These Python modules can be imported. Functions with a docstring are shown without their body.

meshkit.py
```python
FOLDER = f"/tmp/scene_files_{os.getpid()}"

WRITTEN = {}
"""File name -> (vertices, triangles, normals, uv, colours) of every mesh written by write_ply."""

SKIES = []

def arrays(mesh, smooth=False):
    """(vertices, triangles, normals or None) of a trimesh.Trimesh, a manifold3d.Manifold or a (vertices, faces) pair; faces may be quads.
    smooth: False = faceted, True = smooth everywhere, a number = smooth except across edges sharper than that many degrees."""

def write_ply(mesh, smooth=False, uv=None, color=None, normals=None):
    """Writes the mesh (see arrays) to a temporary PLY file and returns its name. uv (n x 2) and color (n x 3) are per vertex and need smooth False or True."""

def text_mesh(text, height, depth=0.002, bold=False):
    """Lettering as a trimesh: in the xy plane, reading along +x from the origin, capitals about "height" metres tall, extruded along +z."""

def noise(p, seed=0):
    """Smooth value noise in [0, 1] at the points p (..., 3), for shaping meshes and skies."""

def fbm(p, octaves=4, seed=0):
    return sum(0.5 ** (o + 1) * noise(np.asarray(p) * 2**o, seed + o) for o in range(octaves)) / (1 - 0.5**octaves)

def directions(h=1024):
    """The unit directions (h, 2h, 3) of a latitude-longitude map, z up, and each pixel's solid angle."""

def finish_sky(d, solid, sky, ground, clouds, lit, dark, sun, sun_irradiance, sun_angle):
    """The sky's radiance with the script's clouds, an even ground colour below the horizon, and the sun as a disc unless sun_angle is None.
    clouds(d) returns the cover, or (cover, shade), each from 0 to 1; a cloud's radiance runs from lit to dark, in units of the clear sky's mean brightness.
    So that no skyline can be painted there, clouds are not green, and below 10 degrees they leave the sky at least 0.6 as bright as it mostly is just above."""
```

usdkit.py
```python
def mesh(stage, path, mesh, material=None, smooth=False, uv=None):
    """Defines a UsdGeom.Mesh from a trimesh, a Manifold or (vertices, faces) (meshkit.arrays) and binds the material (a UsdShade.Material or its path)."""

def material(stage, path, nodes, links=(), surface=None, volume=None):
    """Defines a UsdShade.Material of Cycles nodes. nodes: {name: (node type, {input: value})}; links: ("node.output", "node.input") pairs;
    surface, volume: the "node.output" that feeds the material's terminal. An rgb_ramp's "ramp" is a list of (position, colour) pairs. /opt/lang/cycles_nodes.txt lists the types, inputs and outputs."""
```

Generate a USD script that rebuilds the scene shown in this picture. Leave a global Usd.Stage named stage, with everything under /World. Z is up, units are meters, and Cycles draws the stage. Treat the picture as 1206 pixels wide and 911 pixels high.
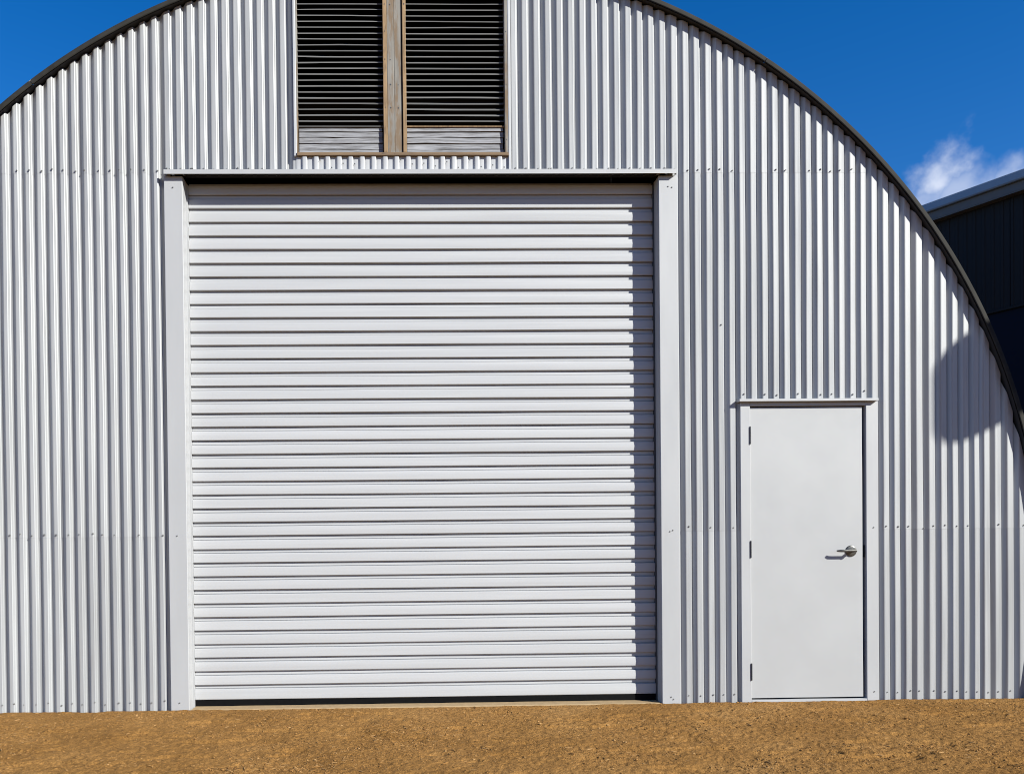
import math, random
import numpy as np, trimesh
from pxr import Usd, UsdGeom, UsdLux, UsdShade, Gf, Sdf, Vt
import usdkit, meshkit

# ------------------------------------------------------------------ stage, camera, sky, sun, exposure
stage = Usd.Stage.CreateInMemory()
UsdGeom.SetStageUpAxis(stage, UsdGeom.Tokens.z)
UsdGeom.SetStageMetersPerUnit(stage, 1.0)
stage.SetDefaultPrim(UsdGeom.Xform.Define(stage, '/World').GetPrim())
UsdGeom.Scope.Define(stage, '/World/Looks')
rng = np.random.default_rng(7)
random.seed(7)

cam = UsdGeom.Camera.Define(stage, '/World/camera')
right, up, fwd = (0.99971643, -0.02136509, -0.0105162), (0.01075011, 0.01086315, 0.99988321), (0.02124835, 0.99971272, -0.01108975)
eye = (0.0, -6.25, 1.145)
cam.AddTransformOp().Set(Gf.Matrix4d(*right, 0, *up, 0, *[-c for c in fwd], 0, *eye, 1))
cam.CreateHorizontalApertureAttr(36.0)
cam.CreateVerticalApertureAttr(36.0 * 773 / 1024)
cam.CreateFocalLengthAttr(36.0 * 1000 / 1206)
cam.CreateHorizontalApertureOffsetAttr(36.0 * (603 - 502.04) / 1206)
cam.CreateVerticalApertureOffsetAttr(36.0 * (658.65 - 455.5) / 1206)
cam.CreateClippingRangeAttr(Gf.Vec2f(0.05, 5000))
cam.CreateExposureAttr(1.08)

SUN = np.array([1.22, -1.0, 0.88]); SUN /= np.linalg.norm(SUN)          # towards the sun
SKY_STRENGTH, SUN_STRENGTH = 0.05, 1.25
sun = UsdLux.DistantLight.Define(stage, '/World/sun')
sun.CreateIntensityAttr(SUN_STRENGTH); sun.CreateAngleAttr(0.65); sun.CreateNormalizeAttr(True)
sun.CreateColorAttr(Gf.Vec3f(1.0, 1.0, 0.935))
z_ = SUN; x_ = np.cross([0, 0, 1.0], z_); x_ /= np.linalg.norm(x_); y_ = np.cross(z_, x_)
sun.AddTransformOp().Set(Gf.Matrix4d(*x_, 0, *y_, 0, *z_, 0, *(30 * SUN), 1))

elev, rotn = math.asin(SUN[2]), math.atan2(SUN[0], SUN[1])
nodes = {
    'sky': ('sky_texture', {'sky_type': 'single_scattering', 'sun_disc': False, 'sun_elevation': elev, 'sun_rotation': rotn, 'altitude': 300.0, 'air_density': 1.0, 'aerosol_density': 0.1, 'ozone_density': 2.2}),
    'deep': ('hsv', {'hue': 0.5, 'saturation': 1.44, 'value': 1.18}),
    'tint': ('mix', {'mix_type': 'multiply', 'fac': 1.0, 'color2': (0.98, 0.965, 1.22)}),
    'tc': ('texture_coordinate', {}),
    'wn': ('noise_texture', {'scale': 21.0, 'detail': 5.0, 'roughness': 0.5}),
    'wc': ('mix', {'mix_type': 'subtract', 'fac': 1.0, 'color2': (0.5, 0.5, 0.5)}),
    'ws': ('mix', {'mix_type': 'multiply', 'fac': 1.0, 'color2': (0.085, 0.085, 0.085)}),
    'wd': ('mix', {'mix_type': 'add', 'fac': 1.0}),
    'low': ('noise_texture', {'scale': 3.2, 'detail': 7.0, 'roughness': 0.6}),
    'lowv': ('mapping', {'location': (3.7, 1.3, 0.2), 'scale': (1.0, 1.0, 2.6)}),
    'sep': ('separate_xyz', {}),
    'band': ('map_range', {'range_type': 'smoothstep', 'from_min': 0.42, 'from_max': 0.12, 'to_min': 0.0, 'to_max': 1.0, 'clamp': True}),
    'lowr': ('map_range', {'range_type': 'smoothstep', 'from_min': 0.62, 'from_max': 0.80, 'to_min': 0.0, 'to_max': 0.75, 'clamp': True}),
    'lowm': ('math', {'math_type': 'multiply'}),
    'zero': ('math', {'math_type': 'maximum', 'value2': 0.0}),
    'cl': ('mix', {'mix_type': 'mix', 'color2': (7.6, 8.2, 9.6)}),
    'bg': ('background_shader', {'strength': SKY_STRENGTH}),
}
links = [('sky.color', 'deep.color'), ('tc.generated', 'wn.vector'), ('wn.color', 'wc.color1'), ('wc.color', 'ws.color1'), ('tc.generated', 'wd.color1'), ('ws.color', 'wd.color2'),
         ('tc.generated', 'lowv.vector'), ('lowv.vector', 'low.vector'), ('tc.generated', 'sep.vector'), ('sep.z', 'band.value'),
         ('low.fac', 'lowr.value'), ('lowr.result', 'lowm.value1'), ('band.result', 'lowm.value2')]
# small fair-weather clouds low in the sky: (direction, radius, thickness)
last = 'lowm.value'
puffs = [((0.641, 1, 0.439), 0.029, 0.88), ((0.672, 1, 0.414), 0.036, 0.52), ((0.632, 1, 0.408), 0.034, 0.50), ((0.732, 1, 0.434), 0.030, 0.60), ((0.90, 1, 0.40), 0.10, 0.8),
         ((1.4, 1, 0.45), 0.10, 0.8), ((2.5, 1, 0.7), 0.13, 0.8), ((-1.6, 1, 0.35), 0.10, 0.8), ((-2.4, -1, 0.6), 0.12, 0.8), ((-0.7, -1, 0.4), 0.12, 0.8), ((0.3, -1, 0.3), 0.08, 0.8)]
for i, (d, r, k) in enumerate(puffs):
    d = np.array(d) / np.linalg.norm(d)
    nodes[f'pv{i}'] = ('mapping', {'location': tuple(-d)})
    nodes[f'pl{i}'] = ('math', {'math_type': 'multiply'})
    nodes[f'sx{i}'] = ('separate_xyz', {})
    for a, ax in enumerate('xyz'):
        nodes[f'q{ax}{i}'] = ('math', {'math_type': 'multiply'})
        links += [(f'sx{i}.{ax}', f'q{ax}{i}.value1'), (f'sx{i}.{ax}', f'q{ax}{i}.value2')]
    nodes[f'a{i}'] = ('math', {'math_type': 'add'}); nodes[f'b{i}'] = ('math', {'math_type': 'add'}); nodes[f's{i}'] = ('math', {'math_type': 'sqrt'})
    nodes[f'm{i}'] = ('map_range', {'range_type': 'smoothstep', 'from_min': r * 1.15, 'from_max': r * 0.1, 'to_min': 0.0, 'to_max': k, 'clamp': True})
    nodes[f'x{i}'] = ('math', {'math_type': 'maximum'})
    links += [('wd.color', f'pv{i}.vector'), (f'pv{i}.vector', f'sx{i}.vector'), (f'qx{i}.value', f'a{i}.value1'), (f'qy{i}.value', f'a{i}.value2'), (f'a{i}.value', f'b{i}.value1'), (f'qz{i}.value', f'b{i}.value2'),
              (f'b{i}.value', f's{i}.value1'), (f's{i}.value', f'm{i}.value'), (last, f'x{i}.value1'), (f'm{i}.result', f'x{i}.value2')]
    last = f'x{i}.value'
links += [(last, 'cl.fac'), ('deep.color', 'tint.color1'), ('tint.color', 'cl.color1'), ('cl.color', 'bg.color')]
for k in [n for n in nodes if n.startswith('pl')] + ['zero']:
    nodes.pop(k)
sky_mat = usdkit.material(stage, '/World/Looks/sky_look', nodes, links, surface='bg.background')
dome = UsdLux.DomeLight.Define(stage, '/World/sky')
dome.CreateIntensityAttr(1.0)
UsdShade.MaterialBindingAPI.Apply(dome.GetPrim()).Bind(sky_mat)
dome.GetPrim().SetCustomDataByKey('kind', 'structure')

# ------------------------------------------------------------------ helpers
used = {}
def numbered(path):
    n = used.get(path, -1) + 1
    used[path] = n
    return path if n == 0 else f'{path}_{n:03d}'

def thing(name, parent='/World', label=None, category=None, group=None, kind=None, loc=None):
    x = UsdGeom.Xform.Define(stage, numbered(f'{parent}/{name}'))
    if loc is not None:
        x.AddTranslateOp().Set(Gf.Vec3d(*loc))
    tag(x.GetPrim(), label, category, group, kind)
    return str(x.GetPath())

def tag(prim, label=None, category=None, group=None, kind=None):
    for k, v in (('label', label), ('category', category), ('group', group), ('kind', kind)):
        if v:
            prim.SetCustomDataByKey(k, v)

def part(name, mesh, mat, parent='/World', smooth=False, **t):
    m = usdkit.mesh(stage, numbered(f'{parent}/{name}'), mesh, mat, smooth=smooth)
    tag(m.GetPrim(), **t)
    return m

def box(x0, x1, y0, y1, z0, z1, bevel=0.0):
    """a box, its edges chamfered"""
    if bevel <= 0:
        b = trimesh.creation.box((x1 - x0, y1 - y0, z1 - z0)); b.apply_translation(((x0 + x1) / 2, (y0 + y1) / 2, (z0 + z1) / 2)); return b
    c = bevel
    pts = []
    for sx in (0, 1):
        for sy in (0, 1):
            for sz in (0, 1):
                p = [(x0, x1)[sx], (y0, y1)[sy], (z0, z1)[sz]]
                s = [1 - 2 * sx, 1 - 2 * sy, 1 - 2 * sz]
                for a in range(3):
                    q = list(p)
                    for b in range(3):
                        if b != a:
                            q[b] += s[b] * c
                    pts.append(q)
    return trimesh.Trimesh(pts).convex_hull

def bar(profile, x0, x1, cuts=1):
    """a closed (y, z) profile run along x with end caps"""
    P = np.asarray(profile, float); n = len(P)
    xs = np.linspace(x0, x1, cuts + 1)
    v = np.array([[x, p[0], p[1]] for x in xs for p in P]); f = []
    for i in range(cuts):
        for j in range(n):
            a, b = i * n + j, i * n + (j + 1) % n
            f += [[a, b, b + n], [a, b + n, a + n]]
    import shapely.geometry as sg
    tri_v, tri_f = trimesh.creation.triangulate_polygon(sg.Polygon(P), engine='earcut')
    near = [int(np.argmin(((P - q) ** 2).sum(1))) for q in tri_v]
    for t in tri_f:
        a = [near[k] for k in t]
        f.append(a[::-1]); f.append([k + cuts * n for k in a])
    m = trimesh.Trimesh(v, f, process=False); m.fix_normals(); return m

def cyl(r, p, q, sections=24):
    return trimesh.creation.cylinder(r, segment=[p, q], sections=sections)

def join(ms):
    return trimesh.util.concatenate(ms)

def smoothed(x0, y0, scale, seed):
    return meshkit.fbm(np.stack([x0 * scale, y0 * scale, np.zeros_like(x0)], -1), 3, seed) - 0.5

# ------------------------------------------------------------------ materials
def look(name, base, rough=0.5, metallic=0.0, vary=0.06, vscale=(6, 6, 6), dirt=None, dirt_scale=(3, 3, 3), dirt_at=(0.62, 0.8), bump=0.0, bscale=(200, 200, 200), bdist=0.001, spec=0.5, rvary=0.08, object_vary=0.0):
    base = np.array(base, float)
    n = {
        'g': ('geometry', {}),
        'mp': ('mapping', {'scale': tuple(map(float, vscale))}),
        'nz': ('noise_texture', {'scale': 1.0, 'detail': 6.0, 'roughness': 0.6}),
        'rp': ('rgb_ramp', {'ramp': [(0.25, tuple(np.clip(base * (1 - vary), 0, 1))), (0.75, tuple(np.clip(base * (1 + vary), 0, 1)))]}),
        'rr': ('map_range', {'from_min': 0.3, 'from_max': 0.7, 'to_min': rough - rvary, 'to_max': rough + rvary, 'clamp': True}),
        'p': ('principled_bsdf', {'metallic': metallic, 'specular_ior_level': spec}),
    }
    l = [('g.position', 'mp.vector'), ('mp.vector', 'nz.vector'), ('nz.fac', 'rp.fac'), ('nz.fac', 'rr.value'), ('rr.result', 'p.roughness')]
    out = 'rp.color'
    if object_vary:
        n['oi'] = ('object_info', {}); n['ov'] = ('map_range', {'from_min': 0.0, 'from_max': 1.0, 'to_min': 1 - object_vary, 'to_max': 1 + object_vary})
        n['om'] = ('mix', {'mix_type': 'multiply', 'fac': 1.0}); n['oc'] = ('combine_xyz', {})
        l += [('oi.random', 'ov.value'), ('ov.result', 'oc.x'), ('ov.result', 'oc.y'), ('ov.result', 'oc.z'), (out, 'om.color1'), ('oc.vector', 'om.color2')]
        out = 'om.color'
    if dirt is not None:
        n['dm'] = ('mapping', {'scale': tuple(map(float, dirt_scale)), 'location': (5.1, 2.2, 7.7)})
        n['dn'] = ('noise_texture', {'scale': 1.0, 'detail': 8.0, 'roughness': 0.68})
        n['dr'] = ('map_range', {'range_type': 'smoothstep', 'from_min': dirt_at[0], 'from_max': dirt_at[1], 'to_min': 0.0, 'to_max': 0.8, 'clamp': True})
        n['dx'] = ('mix', {'mix_type': 'mix', 'color2': tuple(dirt)})
        l += [('g.position', 'dm.vector'), ('dm.vector', 'dn.vector'), ('dn.fac', 'dr.value'), ('dr.result', 'dx.fac'), (out, 'dx.color1')]
        out = 'dx.color'
    if bump:
        n['bm'] = ('mapping', {'scale': tuple(map(float, bscale))}); n['bn'] = ('noise_texture', {'scale': 1.0, 'detail': 4.0, 'roughness': 0.6})
        n['bp'] = ('bump', {'strength': bump, 'distance': bdist})
        l += [('g.position', 'bm.vector'), ('bm.vector', 'bn.vector'), ('bn.fac', 'bp.height'), ('bp.normal', 'p.normal')]
    l.append((out, 'p.base_color'))
    return usdkit.material(stage, f'/World/Looks/{name}', n, l, surface='p.BSDF')

M = {}
M['galv'] = look('galvanised_sheet', (0.2693, 0.2708, 0.2738), 0.5, 0.10, 0.15, (20, 20, 0.7), dirt=(0.2080, 0.2000, 0.1920), dirt_scale=(34, 34, 1.2), dirt_at=(0.52, 0.80), bump=0.25, bscale=(9, 9, 2.0), bdist=0.004, object_vary=0.05)
M['galv_light'] = look('bright_galvanised_strip', (0.3391, 0.3391, 0.3431), 0.5, 0.1, 0.05, (14, 14, 4), dirt=(0.2380, 0.2295, 0.2210), dirt_scale=(24, 24, 18), dirt_at=(0.66, 0.86))
M['trim'] = look('painted_trim', (0.2931, 0.2931, 0.2972), 0.45, 0.0, 0.035, (4, 4, 1.0), dirt=(0.2380, 0.2295, 0.2210), dirt_scale=(30, 30, 9), dirt_at=(0.68, 0.9), bump=0.15, bscale=(12, 12, 3), bdist=0.003)
M['slat'] = look('shutter_paint', (0.3357, 0.3357, 0.3400), 0.38, 0.0, 0.045, (0.9, 20, 34), dirt=(0.2635, 0.2592, 0.2550), dirt_scale=(1.2, 30, 40), dirt_at=(0.62, 0.9), bump=0.2, bscale=(1.5, 60, 60), bdist=0.002, object_vary=0.025)
M['door'] = look('door_paint', (0.2907, 0.2907, 0.2923), 0.42, 0.0, 0.02, (2, 2, 2), dirt=(0.2635, 0.2592, 0.2507), dirt_scale=(9, 9, 5), dirt_at=(0.68, 0.92), bump=0.12, bscale=(3, 3, 3), bdist=0.004)
M['rim'] = look('weathered_edge_trim', (0.0255, 0.0242, 0.0217), 0.8, 0.0, 0.3, (10, 10, 10), spec=0.05)
M['roof'] = look('roof_sheet', (0.0298, 0.0298, 0.0298), 0.6, 0.0, 0.1, (3, 3, 3))
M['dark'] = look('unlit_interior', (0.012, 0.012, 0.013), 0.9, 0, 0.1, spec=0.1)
M['rubber'] = look('black_rubber', (0.004, 0.004, 0.0042), 0.6, 0, 0.2, (40, 40, 40), spec=0.06)
M['steel'] = look('brushed_steel', (0.105, 0.10, 0.09), 0.34, 0.85, 0.1, (60, 60, 200))
M['hinge'] = look('dark_hinge_steel', (0.06, 0.06, 0.063), 0.45, 0.5, 0.1, (60, 60, 60))
M['screw'] = look('screw_head', (0.18, 0.177, 0.172), 0.55, 0.4, 0.3, (60, 60, 60))
M['tan'] = look('bare_timber', (0.2125, 0.1403, 0.0765), 0.75, 0, 0.38, (50, 50, 5), dirt=(0.1020, 0.0680, 0.0425), dirt_scale=(60, 60, 9), dirt_at=(0.50, 0.68), bump=0.4, bscale=(160, 160, 8), spec=0.2)
M['sill'] = look('sill_timber', (0.1445, 0.0978, 0.0595), 0.8, 0, 0.3, (6, 50, 60), dirt=(0.0595, 0.0425, 0.0340), dirt_scale=(12, 60, 60), dirt_at=(0.56, 0.72), bump=0.4, bscale=(8, 160, 160), spec=0.2)
M['grey_wood'] = look('weathered_timber', (0.1700, 0.1590, 0.1428), 0.82, 0, 0.24, (60, 60, 3.5), dirt=(0.1360, 0.0892, 0.0510), dirt_scale=(18, 18, 3.4), dirt_at=(0.43, 0.60), bump=0.5, bscale=(220, 220, 7), spec=0.15)
M['board'] = look('flaking_painted_board', (0.2125, 0.2125, 0.2227), 0.75, 0, 0.35, (5, 60, 90), dirt=(0.0765, 0.0723, 0.0723), dirt_scale=(5, 50, 130), dirt_at=(0.43, 0.62), bump=0.5, bscale=(7, 200, 240), spec=0.2)
M['blade'] = look('weathered_blade', (0.1062, 0.1045, 0.1020), 0.8, 0, 0.2, (4, 60, 60), spec=0.2, object_vary=0.28)
M['concrete'] = look('dusty_concrete', (0.2550, 0.1785, 0.0978), 0.9, 0, 0.15, (20, 20, 20), bump=0.4, bscale=(150, 150, 150), spec=0.2)
M['shed'] = look('dark_cladding', (0.0125, 0.0122, 0.0125), 0.7, 0, 0.15, (4, 4, 1), spec=0.15)
M['navy'] = look('navy_cladding', (0.0017, 0.0034, 0.0102), 0.6, 0, 0.1, (3, 3, 1), spec=0.15)
M['fascia'] = look('slate_fascia', (0.1428, 0.1785, 0.2230), 0.5, 0, 0.08, (4, 4, 4))
M['fascia_low'] = look('brown_grey_fascia', (0.0765, 0.0675, 0.0612), 0.6, 0, 0.1, (6, 6, 6))

# dirt ground
gm = usdkit.material(stage, '/World/Looks/dirt', {
    'g': ('geometry', {}),
    'n1': ('noise_texture', {'scale': 1.3, 'detail': 5.0, 'roughness': 0.6}),
    'n2': ('noise_texture', {'scale': 34.0, 'detail': 6.0, 'roughness': 0.7}),
    'n3': ('noise_texture', {'scale': 95.0, 'detail': 5.0, 'roughness': 0.7}),
    'r1': ('rgb_ramp', {'ramp': [(0.3, (0.165, 0.080, 0.021)), (0.55, (0.215, 0.109, 0.032)), (0.75, (0.262, 0.142, 0.049))]}),
    'r2': ('rgb_ramp', {'ramp': [(0.30, (0.50, 0.47, 0.43)), (0.5, (1.0, 1.0, 1.0)), (0.75, (1.25, 1.24, 1.2))]}),
    'r3': ('rgb_ramp', {'ramp': [(0.32, (0.50, 0.47, 0.42)), (0.5, (1.0, 1.0, 1.0)), (0.70, (1.5, 1.5, 1.5))]}),
    'm1': ('mix', {'mix_type': 'multiply', 'fac': 0.8}), 'm2': ('mix', {'mix_type': 'multiply', 'fac': 0.85}),
    'b': ('bump', {'strength': 1.0, 'distance': 0.012}),
    'p': ('principled_bsdf', {'roughness': 0.95, 'specular_ior_level': 0.1}),
}, [('g.position', 'n1.vector'), ('g.position', 'n2.vector'), ('g.position', 'n3.vector'), ('n1.fac', 'r1.fac'), ('n2.fac', 'r2.fac'), ('n3.fac', 'r3.fac'),
    ('r1.color', 'm1.color1'), ('r2.color', 'm1.color2'), ('m1.color', 'm2.color1'), ('r3.color', 'm2.color2'), ('m2.color', 'p.base_color'), ('n3.fac', 'b.height'), ('b.normal', 'p.normal')], surface='p.BSDF')

def chip_look(name, c):
    return look(name, c, 0.9, 0, 0.25, (80, 80, 80), spec=0.1)

# ------------------------------------------------------------------ ground
def ground_height(X, Y):
    P = np.stack([X, Y, np.zeros_like(X)], -1)
    near = np.exp(-np.maximum(0, np.hypot(X - 1, Y) - 7) / 4)
    h = 0.030 * (meshkit.fbm(P * 1.1, 3, 11) - 0.5) + 0.018 * (meshkit.fbm(P * 5.5, 4, 12) - 0.5) + 0.010 * (meshkit.fbm(P * 22, 2, 13) - 0.5) + 0.0125 * (meshkit.fbm(P * 52, 2, 14) - 0.5)
    ridge = meshkit.fbm(P * np.array([3.0, 9.0, 1]), 3, 15)
    h -= 0.016 * np.clip((ridge - 0.60) / 0.12, 0, 1)
    wall = np.clip((-Y - 0.02) / 0.5, 0.0, 1)                      # trodden flatter along the wall
    inside = np.clip((Y + 0.03) / 0.10, 0, 1)
    h = h * near * (0.5 + 0.5 * wall) - 0.004
    return np.where(inside > 0, -0.030 * inside + h * (1 - inside), h)

def axis(lo, hi, step, far):
    mid = np.arange(lo, hi, step); k = np.geomspace(step * 2, far, 34)
    return np.concatenate([lo - np.cumsum(k[:1]) * 0 - k[::-1], mid, hi + k])
gx = axis(-3.5, 5.3, 0.0085, 400.0); gy = axis(-2.3, 0.1, 0.0095, 400.0)
X, Y = np.meshgrid(gx, gy, indexing='ij')
Z = ground_height(X, Y)
nx, ny = X.shape
idx = np.arange(nx * ny).reshape(nx, ny)
quads = np.stack([idx[:-1, :-1], idx[1:, :-1], idx[1:, 1:], idx[:-1, 1:]], -1).reshape(-1, 4)
part('ground', (np.stack([X, Y, Z], -1).reshape(-1, 3), quads), gm, smooth=True, kind='structure', label='bare brown dirt yard in front of the metal hut')

# loose chips and clods of dirt, too many to count
inst = UsdGeom.PointInstancer.Define(stage, '/World/dirt_clods')
tag(inst.GetPrim(), 'small loose clods and chips strewn over the brown dirt', 'clods', None, 'stuff')
cmats = [chip_look('clod_dark', (0.14, 0.066, 0.021)), chip_look('clod_mid', (0.21, 0.107, 0.034)), chip_look('clod_pale', (0.27, 0.155, 0.062))]
for k in range(6):
    s = trimesh.creation.icosphere(1, 1.0)
    v = np.array(s.vertices); v *= 1 + 0.55 * (meshkit.noise(v * 1.7 + 10 * k, 40 + k)[:, None] - 0.5) + 0.35 * (meshkit.noise(v * 4 + 9 * k, 50 + k)[:, None] - 0.5)
    v *= [1.0, 0.7, 0.5] if k < 4 else [2.4, 0.42, 0.30]
    usdkit.mesh(stage, f'/World/dirt_clods/clod_{k + 1:03d}', (v, s.faces), cmats[(1, 0, 2, 1, 2, 1)[k]], smooth=True)
inst.CreatePrototypesRel().SetTargets([f'/World/dirt_clods/clod_{k + 1:03d}' for k in range(6)])
N = 42000
px, py = rng.uniform(-3.4, 5.2, N), -0.03 - rng.uniform(0, 1, N) ** 0.9 * 2.0
dens = meshkit.fbm(np.stack([px * 1.6, py * 3.2, px * 0], -1), 3, 77)
keep = rng.uniform(0, 1, N) < np.clip((dens - 0.3) * 2.2, 0.12, 1)
px, py = px[keep], py[keep]; N = len(px)
size = 0.0024 + 0.0026 * rng.exponential(0.6, N); size = np.minimum(size, 0.011)
pz = ground_height(px, py) + size * 0.15
inst.CreatePositionsAttr(Vt.Vec3fArray.FromNumpy(np.stack([px, py, pz], -1).astype(np.float32)))
inst.CreateScalesAttr(Vt.Vec3fArray.FromNumpy(np.repeat(size[:, None], 3, 1).astype(np.float32)))
inst.CreateProtoIndicesAttr(Vt.IntArray.FromNumpy(rng.choice(6, N, p=[.20, .20, .10, .14, .18, .18]).astype(np.int32)))
ang = rng.uniform(0, 2 * np.pi, N)
inst.CreateOrientationsAttr(Vt.QuathArray([Gf.Quath(float(math.cos(a / 2)), 0.0, 0.0, float(math.sin(a / 2))) for a in ang]))

# ------------------------------------------------------------------ the hut
hut = thing('quonset_hut', label='silver corrugated metal hut with an arched roof, white roller door and louvred vent', category='building')
CX, CZ, R = 0.1108, 0.8665, 4.632           # the arch of the roof's front edge
DEPTH = 0.0265                             # rib depth
BACK = 11.0

# rib left edges along the wall
ribs = [-1.82 + 0.0843 * k for k in range(-36, 51)]
ribs += [2.476 + 0.0822 * k for k in range(0, 14)] + [3.627, 3.708, 3.792, 3.887, 3.978, 4.065, 4.148, 4.228, 4.303, 4.388, 4.479, 4.569, 4.652, 4.737, 4.82]
ribs = np.array(ribs)

def profile():
    """(x, y) vertices of the corrugation; y = 0 on the crest, DEPTH in the trough"""
    out = []
    for i in range(len(ribs) - 1):
        p = ribs[i + 1] - ribs[i]; x = ribs[i] + rng.normal(0, 0.0006)
        c = p * (0.365 if x < -1.75 else 0.49 if x > 1.9 else 0.455)    # crest
        D = DEPTH * (1.08 if x < -1.75 else 1.0)
        out += [(x - (.26 if x < -1.75 else .30) * p, D * .82, i), (x - .04 * p, 0.0022, i), (x + .02 * p, 0.0003, i), (x + .08 * p, 0.0, i), (x + .27 * p, 0.0006, i), (x + c - .05 * p, 0.0, i), (x + c, 0.0025, i), (x + c + 0.055 * p, D - .002, i), (x + c + 0.085 * p, D, i), (x + c + 0.20 * p, D, i)]
    return out
PROF = profile()
openings = [(-1.70, 1.955, -1.0, 3.895), (2.50, 3.46, -1.0, 2.212), (-0.787, 0.770, 3.90, 5.335)]
rows = [(-0.03, 1.305, 0.0), (1.265, 3.946, -0.0008), (3.906, 9.0, -0.0016)]

def arch(x, r):
    d = r * r - (x - CX) ** 2
    return CZ + math.sqrt(d) if d > 0 else -9.0

def insert_edges(P):
    P = [(a, b) for a, b, _ in P]
    for o in openings:
        for e in o[:2]:
            xs = [p[0] for p in P]; i = int(np.searchsorted(xs, e))
            if 0 < i < len(P) and min(abs(xs[i] - e), abs(xs[i - 1] - e)) > 1e-4:
                t = (e - P[i - 1][0]) / (P[i][0] - P[i - 1][0]); P.insert(i, (e, P[i - 1][1] + t * (P[i][1] - P[i - 1][1])))
    return P
PP = insert_edges(PROF)

def sheet_mesh(xa, xb, z0, z1, yo, seed):
    V, F, key = [], [], {}
    warp = random.Random(seed)
    ph, am = warp.uniform(0, 6), warp.uniform(0.0006, 0.0022)
    def vid(i, z):
        k = (i, round(z, 5))
        if k not in key:
            x, y = PP[i]
            w = (meshkit.noise(np.array([x * 7.0, z * 0.9, seed * 3.1]), 5) - 0.5) * 0.0045 + am * math.sin(z * 2.2 + ph)
            wx = (meshkit.noise(np.array([x * 11.0, z * 1.4, seed * 1.7]), 8) - 0.5) * 0.0036
            key[k] = len(V); V.append((x + wx, y + yo + w, z))
        return key[k]
    for i in range(len(PP) - 1):
        xm = (PP[i][0] + PP[i + 1][0]) / 2
        if not (xa <= xm < xb):
            continue
        spans = [(z0, z1)]
        for ox0, ox1, oz0, oz1 in openings:
            if ox0 < xm < ox1:
                nxt = []
                for a, b in spans:
                    if oz1 <= a or oz0 >= b:
                        nxt.append((a, b)); continue
                    if oz0 > a + 1e-4: nxt.append((a, oz0))
                    if oz1 < b - 1e-4: nxt.append((oz1, b))
                spans = nxt
        tl, tr = arch(PP[i][0], R - 0.044), arch(PP[i + 1][0], R - 0.044)
        for a, b in spans:
            bl, br = min(b, tl), min(b, tr)
            if bl <= a + 1e-3 or br <= a + 1e-3:
                continue
            zs = [z for z in np.arange(math.ceil(a / 0.24 + 0.2) * 0.24, min(bl, br) - 0.05, 0.24)]
            L = [a] + zs + [bl]; Rr = [a] + zs + [br]
            for k in range(len(L) - 1):
                A, B, Cc, D = vid(i, L[k]), vid(i + 1, Rr[k]), vid(i + 1, Rr[k + 1]), vid(i, L[k + 1])
                F.append((A, B, Cc)); F.append((A, Cc, D))
    return (np.array(V), np.array(F)) if F else None

# sheets nine ribs wide, three courses high
cuts = list(ribs[::9] + 0.049) + [5.2]
cuts[0] = -9
n = 0
for (z0, z1, yo) in rows:
    for a, b in zip(cuts[:-1], cuts[1:]):
        n += 1
        m = sheet_mesh(a, b, z0, z1, yo, cuts.index(a))
        if m is not None:
            m = trimesh.Trimesh(*m, process=False)
            part('wall_panel', m, M['galv'], hut, smooth=28)

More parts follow.
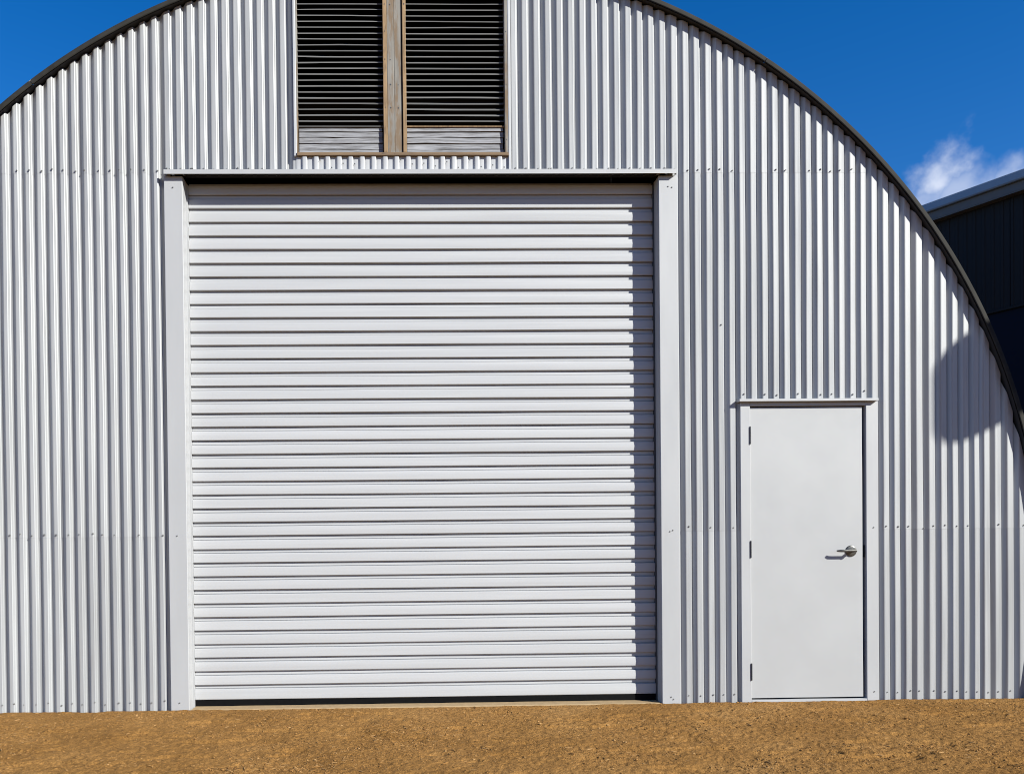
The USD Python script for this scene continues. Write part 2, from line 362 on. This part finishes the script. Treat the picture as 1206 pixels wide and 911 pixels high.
# lighter strip under the vent
V, F = [], []
xs = []
x = -0.787
while x < 0.765:
    p = 0.0838
    xs += [(x, 0.0), (x + .012, -0.003), (x + .040, -0.002), (x + .050, -0.016), (x + .056, -0.018), (x + .074, -0.018), (x + .080, -0.016)]
    x += p
xs = [q for q in xs if q[0] < 0.755] + [(0.768, 0.0)]
for (xx, yy) in xs:
    V += [(xx, yy - 0.004, 3.913), (xx, yy - 0.004, 4.0195)]
for i in range(len(xs) - 1):
    a = 2 * i; F += [(a, a + 2, a + 3), (a, a + 3, a + 1)]
part('vent_apron', trimesh.Trimesh(V, F, process=False), M['galv_light'], hut, smooth=25, label='short bright ribbed strip between vent and roller door')

# screws: hundreds of tiny heads
heads = []
def head(x, z, y=-0.004, r=0.0055):
    heads.append(cyl(r * 1.05, (x, y + 0.002, z), (x, y - 0.0015, z), 10)); heads.append(cyl(r * 0.65, (x, y - 0.0015, z), (x, y - 0.006, z), 6))
def blocked(x, z):
    return any(o[0] - 0.06 < x < o[1] + 0.06 and o[2] - .02 < z < o[3] + .02 for o in openings)
for i in range(len(ribs) - 1):
    xr = ribs[i] + 0.5 * 0.0843 * 0.55
    for (zr, y, pskip) in ((0.052, 0.0, 0.05), (1.284, -0.0035, 0.16), (3.926, -0.007, 0.16)):
        z = zr + rng.normal(0, 0.006); xx = xr + rng.normal(0, 0.008)
        if rng.uniform() > pskip and not blocked(xx, z) and z < arch(xx, R) - 0.15:
            head(xx, z, y, 0.0055 * rng.uniform(0.75, 1.15))
    if -1.74 < xr < 1.99 and not (-0.80 < xr < 0.78) and rng.uniform() > 0.12:
        head(xr + rng.normal(0, 0.006), 3.935 + rng.normal(0, 0.004), -0.007)
    if 2.46 < xr < 3.48 and rng.uniform() > 0.15:
        head(xr + rng.normal(0, 0.006), 2.275 + rng.normal(0, 0.009), -0.0035)
    if xr > 2.3 and rng.uniform() < 0.12:
        z = rng.uniform(2.5, 5.0)
        if z < arch(xr, R) - .3: head(xr, z, -0.0035)
for x in np.arange(-0.76, 0.75, 0.084):
    if rng.uniform() > 0.3: head(x + 0.065, 3.93 + rng.uniform(0.0, 0.07), -0.020, 0.005)
for x in (-1.68, 1.945, 1.96):
    for z in (3.80, 1.275, 0.045):
        head(x + rng.normal(0, 0.008), z + rng.normal(0, 0.01), -0.0125, 0.005)
for z in (1.28, 0.06):
    head(3.46, z, -0.0125, 0.005)
part('screws', join(heads), M['screw'], hut, kind='stuff', label='rows of tiny dark screw heads across the wall sheets')

# roof shell and its edge
def arc_pts(r, n, a0, a1):
    t = np.linspace(a0, a1, n); return np.stack([CX + r * np.cos(t), CZ + r * np.sin(t)], -1), t
A0 = -math.asin(CZ / R) - 0.02; A1 = math.pi - A0
def arch_solid(r0, r1, y0, y1, a0, a1, n):
    P, _ = arc_pts(r1, n, a0, a1); Q, _ = arc_pts(r0, n, a0, a1)
    v = np.concatenate([np.c_[P[:, 0], np.full(n, y0), P[:, 1]], np.c_[P[:, 0], np.full(n, y1), P[:, 1]], np.c_[Q[:, 0], np.full(n, y0), Q[:, 1]], np.c_[Q[:, 0], np.full(n, y1), Q[:, 1]]])
    f = []
    for i in range(n - 1):
        o0, o1, i0, i1 = i, n + i, 2 * n + i, 3 * n + i
        f += [(o0, o0 + 1, o1 + 1), (o0, o1 + 1, o1), (i0, i1 + 1, i0 + 1), (i0, i1, i1 + 1), (o0, i0 + 1, o0 + 1), (o0, i0, i0 + 1), (o1, o1 + 1, i1 + 1), (o1, i1 + 1, i1)]
    for e in (0, n - 1):
        f += [(e, n + e, 3 * n + e), (e, 3 * n + e, 2 * n + e)]
    m = trimesh.Trimesh(v, f, process=False); m.fix_normals(); return m
def arch_sweep(prof, a0, a1, n):
    t = np.linspace(a0, a1, n); k = len(prof)
    v = np.array([[CX + r * math.cos(a), y, CZ + r * math.sin(a)] for a in t for r, y in prof]); f = []
    for i in range(n - 1):
        for j in range(k):
            a, b = i * k + j, i * k + (j + 1) % k
            f += [(a, b, b + k), (a, b + k, a + k)]
    m = trimesh.Trimesh(v, f, process=False); m.fix_normals(); return m
# arched sheets of the roof, ribbed along the arch
n, rr = 120, []
ys = np.arange(-0.024, BACK + 0.05, 0.042)
P, t = arc_pts(1.0, n, A0, A1)
V = []
for k, y in enumerate(ys):
    r = R - 0.020 + (0.0, 0.0, 0.016, 0.016)[k % 4] - 0.012
    V.append(np.c_[CX + r * np.cos(t), np.full(n, y), CZ + r * np.sin(t)])
V = np.concatenate(V); idx = np.arange(len(V)).reshape(len(ys), n)
q = np.stack([idx[:-1, :-1], idx[1:, :-1], idx[1:, 1:], idx[:-1, 1:]], -1).reshape(-1, 4)
part('roof', (V, q), M['roof'], hut, smooth=30)
joints = [A0, 0.985, 2.22, A1]
for a, b in zip(joints[:-1], joints[1:]):
    # an angle strip: a front face with a thin return over the sheet and a turned-in lower lip
    m = arch_sweep([(R - 0.046, -0.052), (R - 0.041, -0.0565), (R - 0.024, -0.055), (R - 0.006, -0.046), (R, -0.030), (R + 0.001, 0.10), (R - 0.003, 0.10), (R - 0.004, -0.024), (R - 0.018, -0.043), (R - 0.039, -0.050)], a + 0.0006, b - 0.0006, 70)
    part('edge_trim', m, M['rim'], hut, smooth=30)
for a in joints[1:3]:
    part('joint_strap', arch_sweep([(R - 0.012, -0.0525), (R + 0.003, -0.032), (R + 0.003, 0.014), (R - 0.003, 0.014), (R - 0.008, -0.034), (R - 0.016, -0.046)], a - 0.0022, a + 0.0022, 3), M['galv'], hut)
# dark lining, floor and back wall that close the hut
part('soffit_closure', arch_solid(R - 0.085, R - 0.034, 0.034, 0.055, A0, A1, 90), M['dark'], hut)
import shapely.geometry as sg
P, _ = arc_pts(R - 0.05, 80, A0, A1)
back = trimesh.creation.extrude_polygon(sg.Polygon(P), 0.05, engine='earcut')
back.apply_transform(np.array([[1, 0, 0, 0], [0, 0, -1, BACK], [0, 1, 0, 0], [0, 0, 0, 1]], float))
part('back_wall', back, M['dark'], hut)
part('floor', box(-4.3, 4.5, 0.30, BACK - 0.1, -0.10, 0.0), M['dark'], hut)
lin = arch_solid(R - 0.075, R - 0.070, 0.06, BACK - 0.06, A0, A1, 60)
part('lining', lin, M['dark'], hut)

# ---- surround of the roller door
sur = thing('roller_door_surround', hut)
for x0, x1 in ((-1.747, -1.613), (1.871, 2.010)):
    inner = x1 if x0 < 0 else x0
    s = 1 if x0 < 0 else -1
    j = join([box(x0, x1, -0.012, 0.010, -0.02, 3.880, 0.003), box(min(inner, inner - s * 0.006), max(inner, inner - s * 0.006), 0.0105, 0.165, -0.02, 3.88)])
    part('jamb', j, M['trim'], sur)
hd = join([box(-1.736, 1.992, -0.052, -0.0490, 3.879, 3.911), box(-1.736, 1.992, -0.0488, 0.02, 3.908, 3.9108), box(-1.736, -1.733, -0.0488, -0.0125, 3.879, 3.9078), box(1.989, 1.992, -0.0488, -0.0125, 3.879, 3.9078)])
part('header', hd, M['trim'], sur)
part('coil_box', join([box(-1.64, 1.90, 0.36, 0.37, 3.5, 4.5), box(-1.64, 1.90, 0.06, 0.36, 4.46, 4.47), box(-1.64, 1.90, 0.055, 0.0595, 3.896, 4.47), box(-1.60, 1.86, -0.047, 0.054, 3.896, 3.905)]), M['dark'], sur)
part('threshold', box(-1.605, 1.865, -0.010, 0.29, -0.09, -0.004, 0.006), M['concrete'], sur, label='dusty concrete sill under the roller door')

# ---- roller door
rd = thing('roller_door', hut, label='white slatted steel roller door, closed')
YD = 0.123
X0, X1 = -1.604, 1.862
PIT = 0.1013
for k in range(-1, 37):
    zk = 0.155 + PIT * k
    j = random.Random(100 + k)
    o = j.uniform(-0.0010, 0.0010); tl = j.uniform(-0.0012, 0.0012)
    zb = zk if k >= 0 else 0.043
    top = PIT if k < 36 else 0.088
    prof = [(YD + 0.020 + o, zk + top - 0.002), (YD + 0.019 + o, zk + top - 0.010), (YD + 0.0195 + o, zk + 0.0745), (YD + 0.0255 + o, zk + 0.0735), (YD + 0.0255 + o, zk + 0.0705), (YD + 0.004 + o, zk + 0.0685), (YD + 0.0008 + o, zk + 0.066), (YD - 0.0012 + o + tl, zk + 0.035 if k >= 0 else 0.08),
            (YD + 0.0005 + o, zb + 0.004), (YD + 0.004 + o, zb), (YD + 0.030 + o, zb + 0.001), (YD + 0.031 + o, zk + top - 0.004)]
    m = bar(prof, X0, X1, 8)
    v = np.array(m.vertices); v[:, 1] += (meshkit.noise(np.stack([v[:, 0] * 0.9, v[:, 2] * 0 + k * 3.3, v[:, 2] * 0], -1), 21) - 0.5) * 0.003
    v[:, 2] += (meshkit.noise(np.stack([v[:, 0] * 0.7, v[:, 2] * 0 + k * 1.3, v[:, 2] * 0], -1), 22) - 0.5) * 0.0028
    part('slat', trimesh.Trimesh(v, m.faces, process=False), M['slat'], rd, smooth=22)
part('bottom_seal', box(X0, X1, YD + 0.004, YD + 0.03, -0.006, 0.0425, 0.003), M['rubber'], rd)
for x0, x1 in ((-1.6125, -1.6055), (1.8635, 1.8705)):
    part('guide', box(x0, x1, YD - 0.018, YD + 0.05, -0.01, 3.87), M['trim'] if x0 < 0 else M['hinge'], rd)

# ---- entry door and its frame
fr = thing('door_frame', hut)
FY = -0.012
part('jamb', join([box(2.465, 2.5395, FY, 0.02, -0.02, 2.212, 0.003), box(2.5335, 2.5395, 0.0202, 0.07, -0.02, 2.18)]), M['trim'], fr)
part('jamb', join([box(3.4045, 3.497, FY, 0.02, -0.02, 2.212, 0.003), box(3.4045, 3.4105, 0.0202, 0.07, -0.02, 2.18)]), M['trim'], fr)
part('head', box(2.5397, 3.4043, FY, 0.02, 2.184, 2.211, 0.002), M['trim'], fr)
part('drip_cap', box(2.446, 3.482, -0.048, 0.012, 2.2125, 2.232, 0.002), M['trim'], fr)
part('threshold', box(2.5397, 3.4043, -0.012, 0.07, -0.03, 0.008, 0.002), M['trim'], fr)
part('strike_plate', box(3.4005, 3.4043, 0.004, 0.05, 1.06, 1.15), M['hinge'], fr)
part('stop', join([box(2.5397, 3.4043, 0.055, 0.07, 0.01, 2.183)]), M['dark'], fr)
door = thing('entry_door', hut, label='flat white steel door, closed, lever handle on the right')
DY = 0.006
dm = box(2.5435, 3.386, DY, DY + 0.044, 0.019, 2.177, 0.002)
part('door_panel', dm, M['door'], door)
for z0, z1 in ((1.907, 2.030), (1.067, 1.186), (0.158, 0.278)):
    h = join([cyl(0.0047, (2.5385, FY - 0.004, z0 + i * (z1 - z0) / 5 + .0008), (2.5385, FY - 0.004, z0 + (i + 1) * (z1 - z0) / 5 - .0008), 14) for i in range(5)] + [cyl(0.004, (2.5385, FY - .004, z0 - .004), (2.5385, FY - .004, z1 + .004), 8)])
    part('hinge', h, M['hinge'], door, smooth=40)
HX, HZ = 3.297, 1.106
rose = trimesh.creation.revolve(np.array([(0, -0.012), (0.030, -0.012), (0.038, -0.009), (0.042, -0.003), (0.042, 0.001), (0, 0.001)]), sections=40)
rose.apply_transform(np.array([[1, 0, 0, HX], [0, 0, 1, DY], [0, -1, 0, HZ], [0, 0, 0, 1]], float)); rose.fix_normals()
part('rose', rose, M['steel'], door, smooth=35)
lev = [cyl(0.011, (HX, DY - 0.010, HZ), (HX, DY - 0.062, HZ), 20)]
prof = []
for a in np.linspace(0, 2 * np.pi, 14, endpoint=False):
    prof.append((0.0075 * np.sign(math.cos(a)) * abs(math.cos(a)) ** 0.7 + DY - 0.058, 0.0095 * np.sign(math.sin(a)) * abs(math.sin(a)) ** 0.7 + HZ + 0.002))
lm = bar(prof, HX - 0.128, HX + 0.012, 6)
v = np.array(lm.vertices); s = np.clip((HX - 0.115 - v[:, 0]) / 0.013, 0, 1); v[:, 2] = HZ + .002 + (v[:, 2] - HZ - .002) * (1 - 0.35 * s); v[:, 1] += 0.010 * np.clip((HX - 0.09 - v[:, 0]) / 0.04, 0, 1) ** 2
lev.append(trimesh.Trimesh(v, lm.faces, process=False))
part('handle', join(lev), M['steel'], door, smooth=35)

# ---- louvred vent
vent = thing('louvre_vent', hut, label='pair of dark louvred panels in a weathered timber frame above the roller door')
VT = 5.335
part('edge_flashing', box(-0.800, -0.780, -0.022, 0.03, 4.020, VT, 0.003), M['galv_light'], vent)
part('edge_flashing', box(0.7655, 0.785, -0.022, 0.03, 3.912, VT, 0.003), M['galv_light'], vent)
part('stile', box(-0.7795, -0.771, -0.004, 0.05, 4.045, VT - .03, 0.002), M['grey_wood'], vent)
part('stile', box(-0.146, -0.117, -0.022, 0.05, 4.045, VT - .03, 0.003), M['tan'], vent)
part('mullion_board', box(-0.1165, -0.0655, -0.016, 0.05, 4.045, VT - .03, 0.003), M['grey_wood'], vent)
part('mullion_board', box(-0.0650, -0.0105, -0.012, 0.05, 4.045, VT - .03, 0.003), M['grey_wood'], vent)
part('stile', box(-0.0040, 0.0225, -0.024, 0.05, 4.045, VT - .03, 0.003), M['tan'], vent)
part('stile', box(0.741, 0.765, -0.020, 0.05, 4.045, VT - .03, 0.003), M['grey_wood'], vent)
part('sill', box(-0.779, 0.765, -0.030, 0.06, 4.0200, 4.0445, 0.003), M['sill'], vent)
part('head', box(-0.779, 0.765, -0.026, 0.06, VT - .029, VT, 0.003), M['grey_wood'], vent)
nl = []
for z in (4.14, 4.38, 4.55, 4.72, 4.93, 5.12):
    z += rng.normal(0, 0.012)
    for xn, yn in ((-0.092, -0.016), (-0.036, -0.012), (-0.131, -0.022), (0.010, -0.024), (0.753, -0.020)):
        if rng.uniform() < 0.42:
            nl.append(cyl(0.0045 * rng.uniform(0.7, 1.2), (xn, yn + .002, z + 0.0), (xn, yn - 0.0012, z), 8))
part('nails', join(nl), M['hinge'], vent, kind='stuff')
tilt = math.radians(33)
for side, (x0, x1) in enumerate(((-0.7675, -0.1465), (0.023, 0.7405))):
    for k in range(24):
        z = 4.283 + 0.0427 * k
        if z > VT - 0.06: break
        j = random.Random(side * 100 + k)
        L, T = 0.062, 0.0062
        c, s = math.cos(tilt), math.sin(tilt)
        y0 = 0.012 + j.uniform(-.001, .001); zz = z + j.uniform(-.0012, .0012)
        prof = [(y0, zz), (y0 + L * c, zz + L * s), (y0 + L * c - T * s, zz + L * s + T * c), (y0 - 0.0005, zz + T)]
        m = bar(prof, x0, x1, 4)
        v = np.array(m.vertices); v[:, 2] += (meshkit.noise(np.stack([v[:, 0] * 2.2, v[:, 0] * 0 + k, v[:, 0] * 0 + side], -1), 61) - .5) * .0045
        part('blade', trimesh.Trimesh(v, m.faces, process=False), M['blade'], vent)
    zb = 4.045
    for k, hgt in enumerate((0.040, 0.042, 0.043, 0.040, 0.030)):
        j = random.Random(side * 10 + k + 900)
        y0 = 0.006 + 0.004 * (k % 2) + j.uniform(-.002, .002)
        m = bar([(y0, zb), (y0 + .018, zb), (y0 + .018, zb + hgt - .003), (y0 + .004, zb + hgt - .003)], x0 + 0.002 + (0 if side else .002), x1 - 0.004 - j.uniform(0, .008), 10)
        v = np.array(m.vertices); v[:, 2] += (meshkit.noise(np.stack([v[:, 0] * 6, v[:, 0] * 0 + k, v[:, 0] * 0 + side], -1), 62) - .5) * .006
        part('board', trimesh.Trimesh(v, m.faces, process=False), M['board'], vent)
        zb += hgt
    part('cap_strip', box(x0, x1, -0.001, 0.03, zb + .001, zb + 0.009, 0.001), M['tan'] if side else M['blade'], vent)
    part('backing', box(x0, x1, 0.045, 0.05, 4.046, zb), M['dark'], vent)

# ------------------------------------------------------------------ the dark shed beyond the right end of the hut
shed = thing('dark_shed', label='dark shed with slate grey fascia, partly hidden behind the right side of the hut', category='building')
dirn = np.array([-0.468, 0.884]); dirn /= np.linalg.norm(dirn); nrm = np.array([-dirn[1], dirn[0]])   # along the wall (away), out of the wall (left)
P0 = np.array([6.53, 2.75])
def shed_box(s0, s1, o0, o1, z0, z1, bevel=0.0):
    b = box(s0, s1, o0, o1, z0, z1, bevel)
    T = np.eye(4); T[:2, 0] = dirn; T[:2, 1] = nrm; T[:2, 3] = P0
    b.apply_transform(T); b.fix_normals(); return b
S0, S1 = -7.7, 2.6
def ribbed(s0, s1, z0, z1, o, dep, pit):
    V, F, xs = [], [], []
    s = s0
    while s < s1 - 1e-6:
        e = min(pit, s1 - s)
        xs += [(s, o), (s + .62 * e, o), (s + .68 * e, o + dep), (s + .94 * e, o + dep)]
        s += pit
    xs.append((s1, o))
    for (a, b) in xs:
        p = P0 + a * dirn + b * nrm; V += [(p[0], p[1], z0), (p[0], p[1], z1)]
    for i in range(len(xs) - 1):
        a = 2 * i; F += [(a, a + 3, a + 2), (a, a + 1, a + 3)]
    return trimesh.Trimesh(V, F, process=False)
s = S0
while s < S1 - 0.01:
    e = min(s + 0.86, S1)
    part('wall_panel', ribbed(s, e - 0.004, 3.70, 4.86, 0.006, 0.006, 0.095), M['shed'], shed)
    s += 0.86
part('lower_wall', shed_box(S0, S1, -0.10, 0.004, -0.1, 3.665), M['navy'], shed, label='smooth navy lower wall')
part('band', shed_box(S0, S1, -0.05, 0.032, 3.667, 3.698, 0.004), M['shed'], shed)
part('core', shed_box(S0 + .02, S1 - .02, -8.0, -0.105, -0.1, 4.85), M['shed'], shed)
part('soffit', shed_box(S0 - .1, S1 + .1, -0.02, 0.11, 4.862, 4.873), M['fascia_low'], shed)
part('lower_fascia', shed_box(S0 - .1, S1 + .1, 0.085, 0.112, 4.8735, 4.965, 0.003), M['fascia_low'], shed)
part('gutter', shed_box(S0 - .1, S1 + .1, 0.06, 0.16, 4.967, 5.065, 0.012), M['fascia'], shed)
rf = shed_box(S0 - .1, S1 + .1, -8.2, 0.058, 4.97, 5.03)
v = np.array(rf.vertices); far = (v[:, :2] - P0) @ nrm; v[:, 2] += np.clip(-far, 0, 9) * 0.10
part('roof', trimesh.Trimesh(v, rf.faces, process=False), M['fascia'], shed)
# a sign panel on two brackets, outside the picture to the right, whose shadow falls on the hut
SX, SY = 7.33, -2.80
dv = np.array([0.515, 0.857, 0]); nv = np.array([0.857, -0.515, 0])
r = 0.20
poly = sg.box(0.0 + r, 4.28 + r, 2.05 - r, 5.06 - r).buffer(r, quad_segs=6)
pan = trimesh.creation.extrude_polygon(poly, 0.04, engine='earcut')
T = np.eye(4); T[:3, 0] = dv; T[:3, 1] = (0, 0, 1); T[:3, 2] = nv; T[:3, 3] = (SX, SY, 0)
pan.apply_transform(T); pan.fix_normals()
part('side_panel', pan, M['navy'], shed)
for z in (4.50, 4.85):
    a = np.array([SX, SY, z]) + dv * 1.7 + nv * 0.05; part('bracket', cyl(0.025, a, a + np.array([0.95, 0.30, 0.0]), 12), M['hinge'], shed)
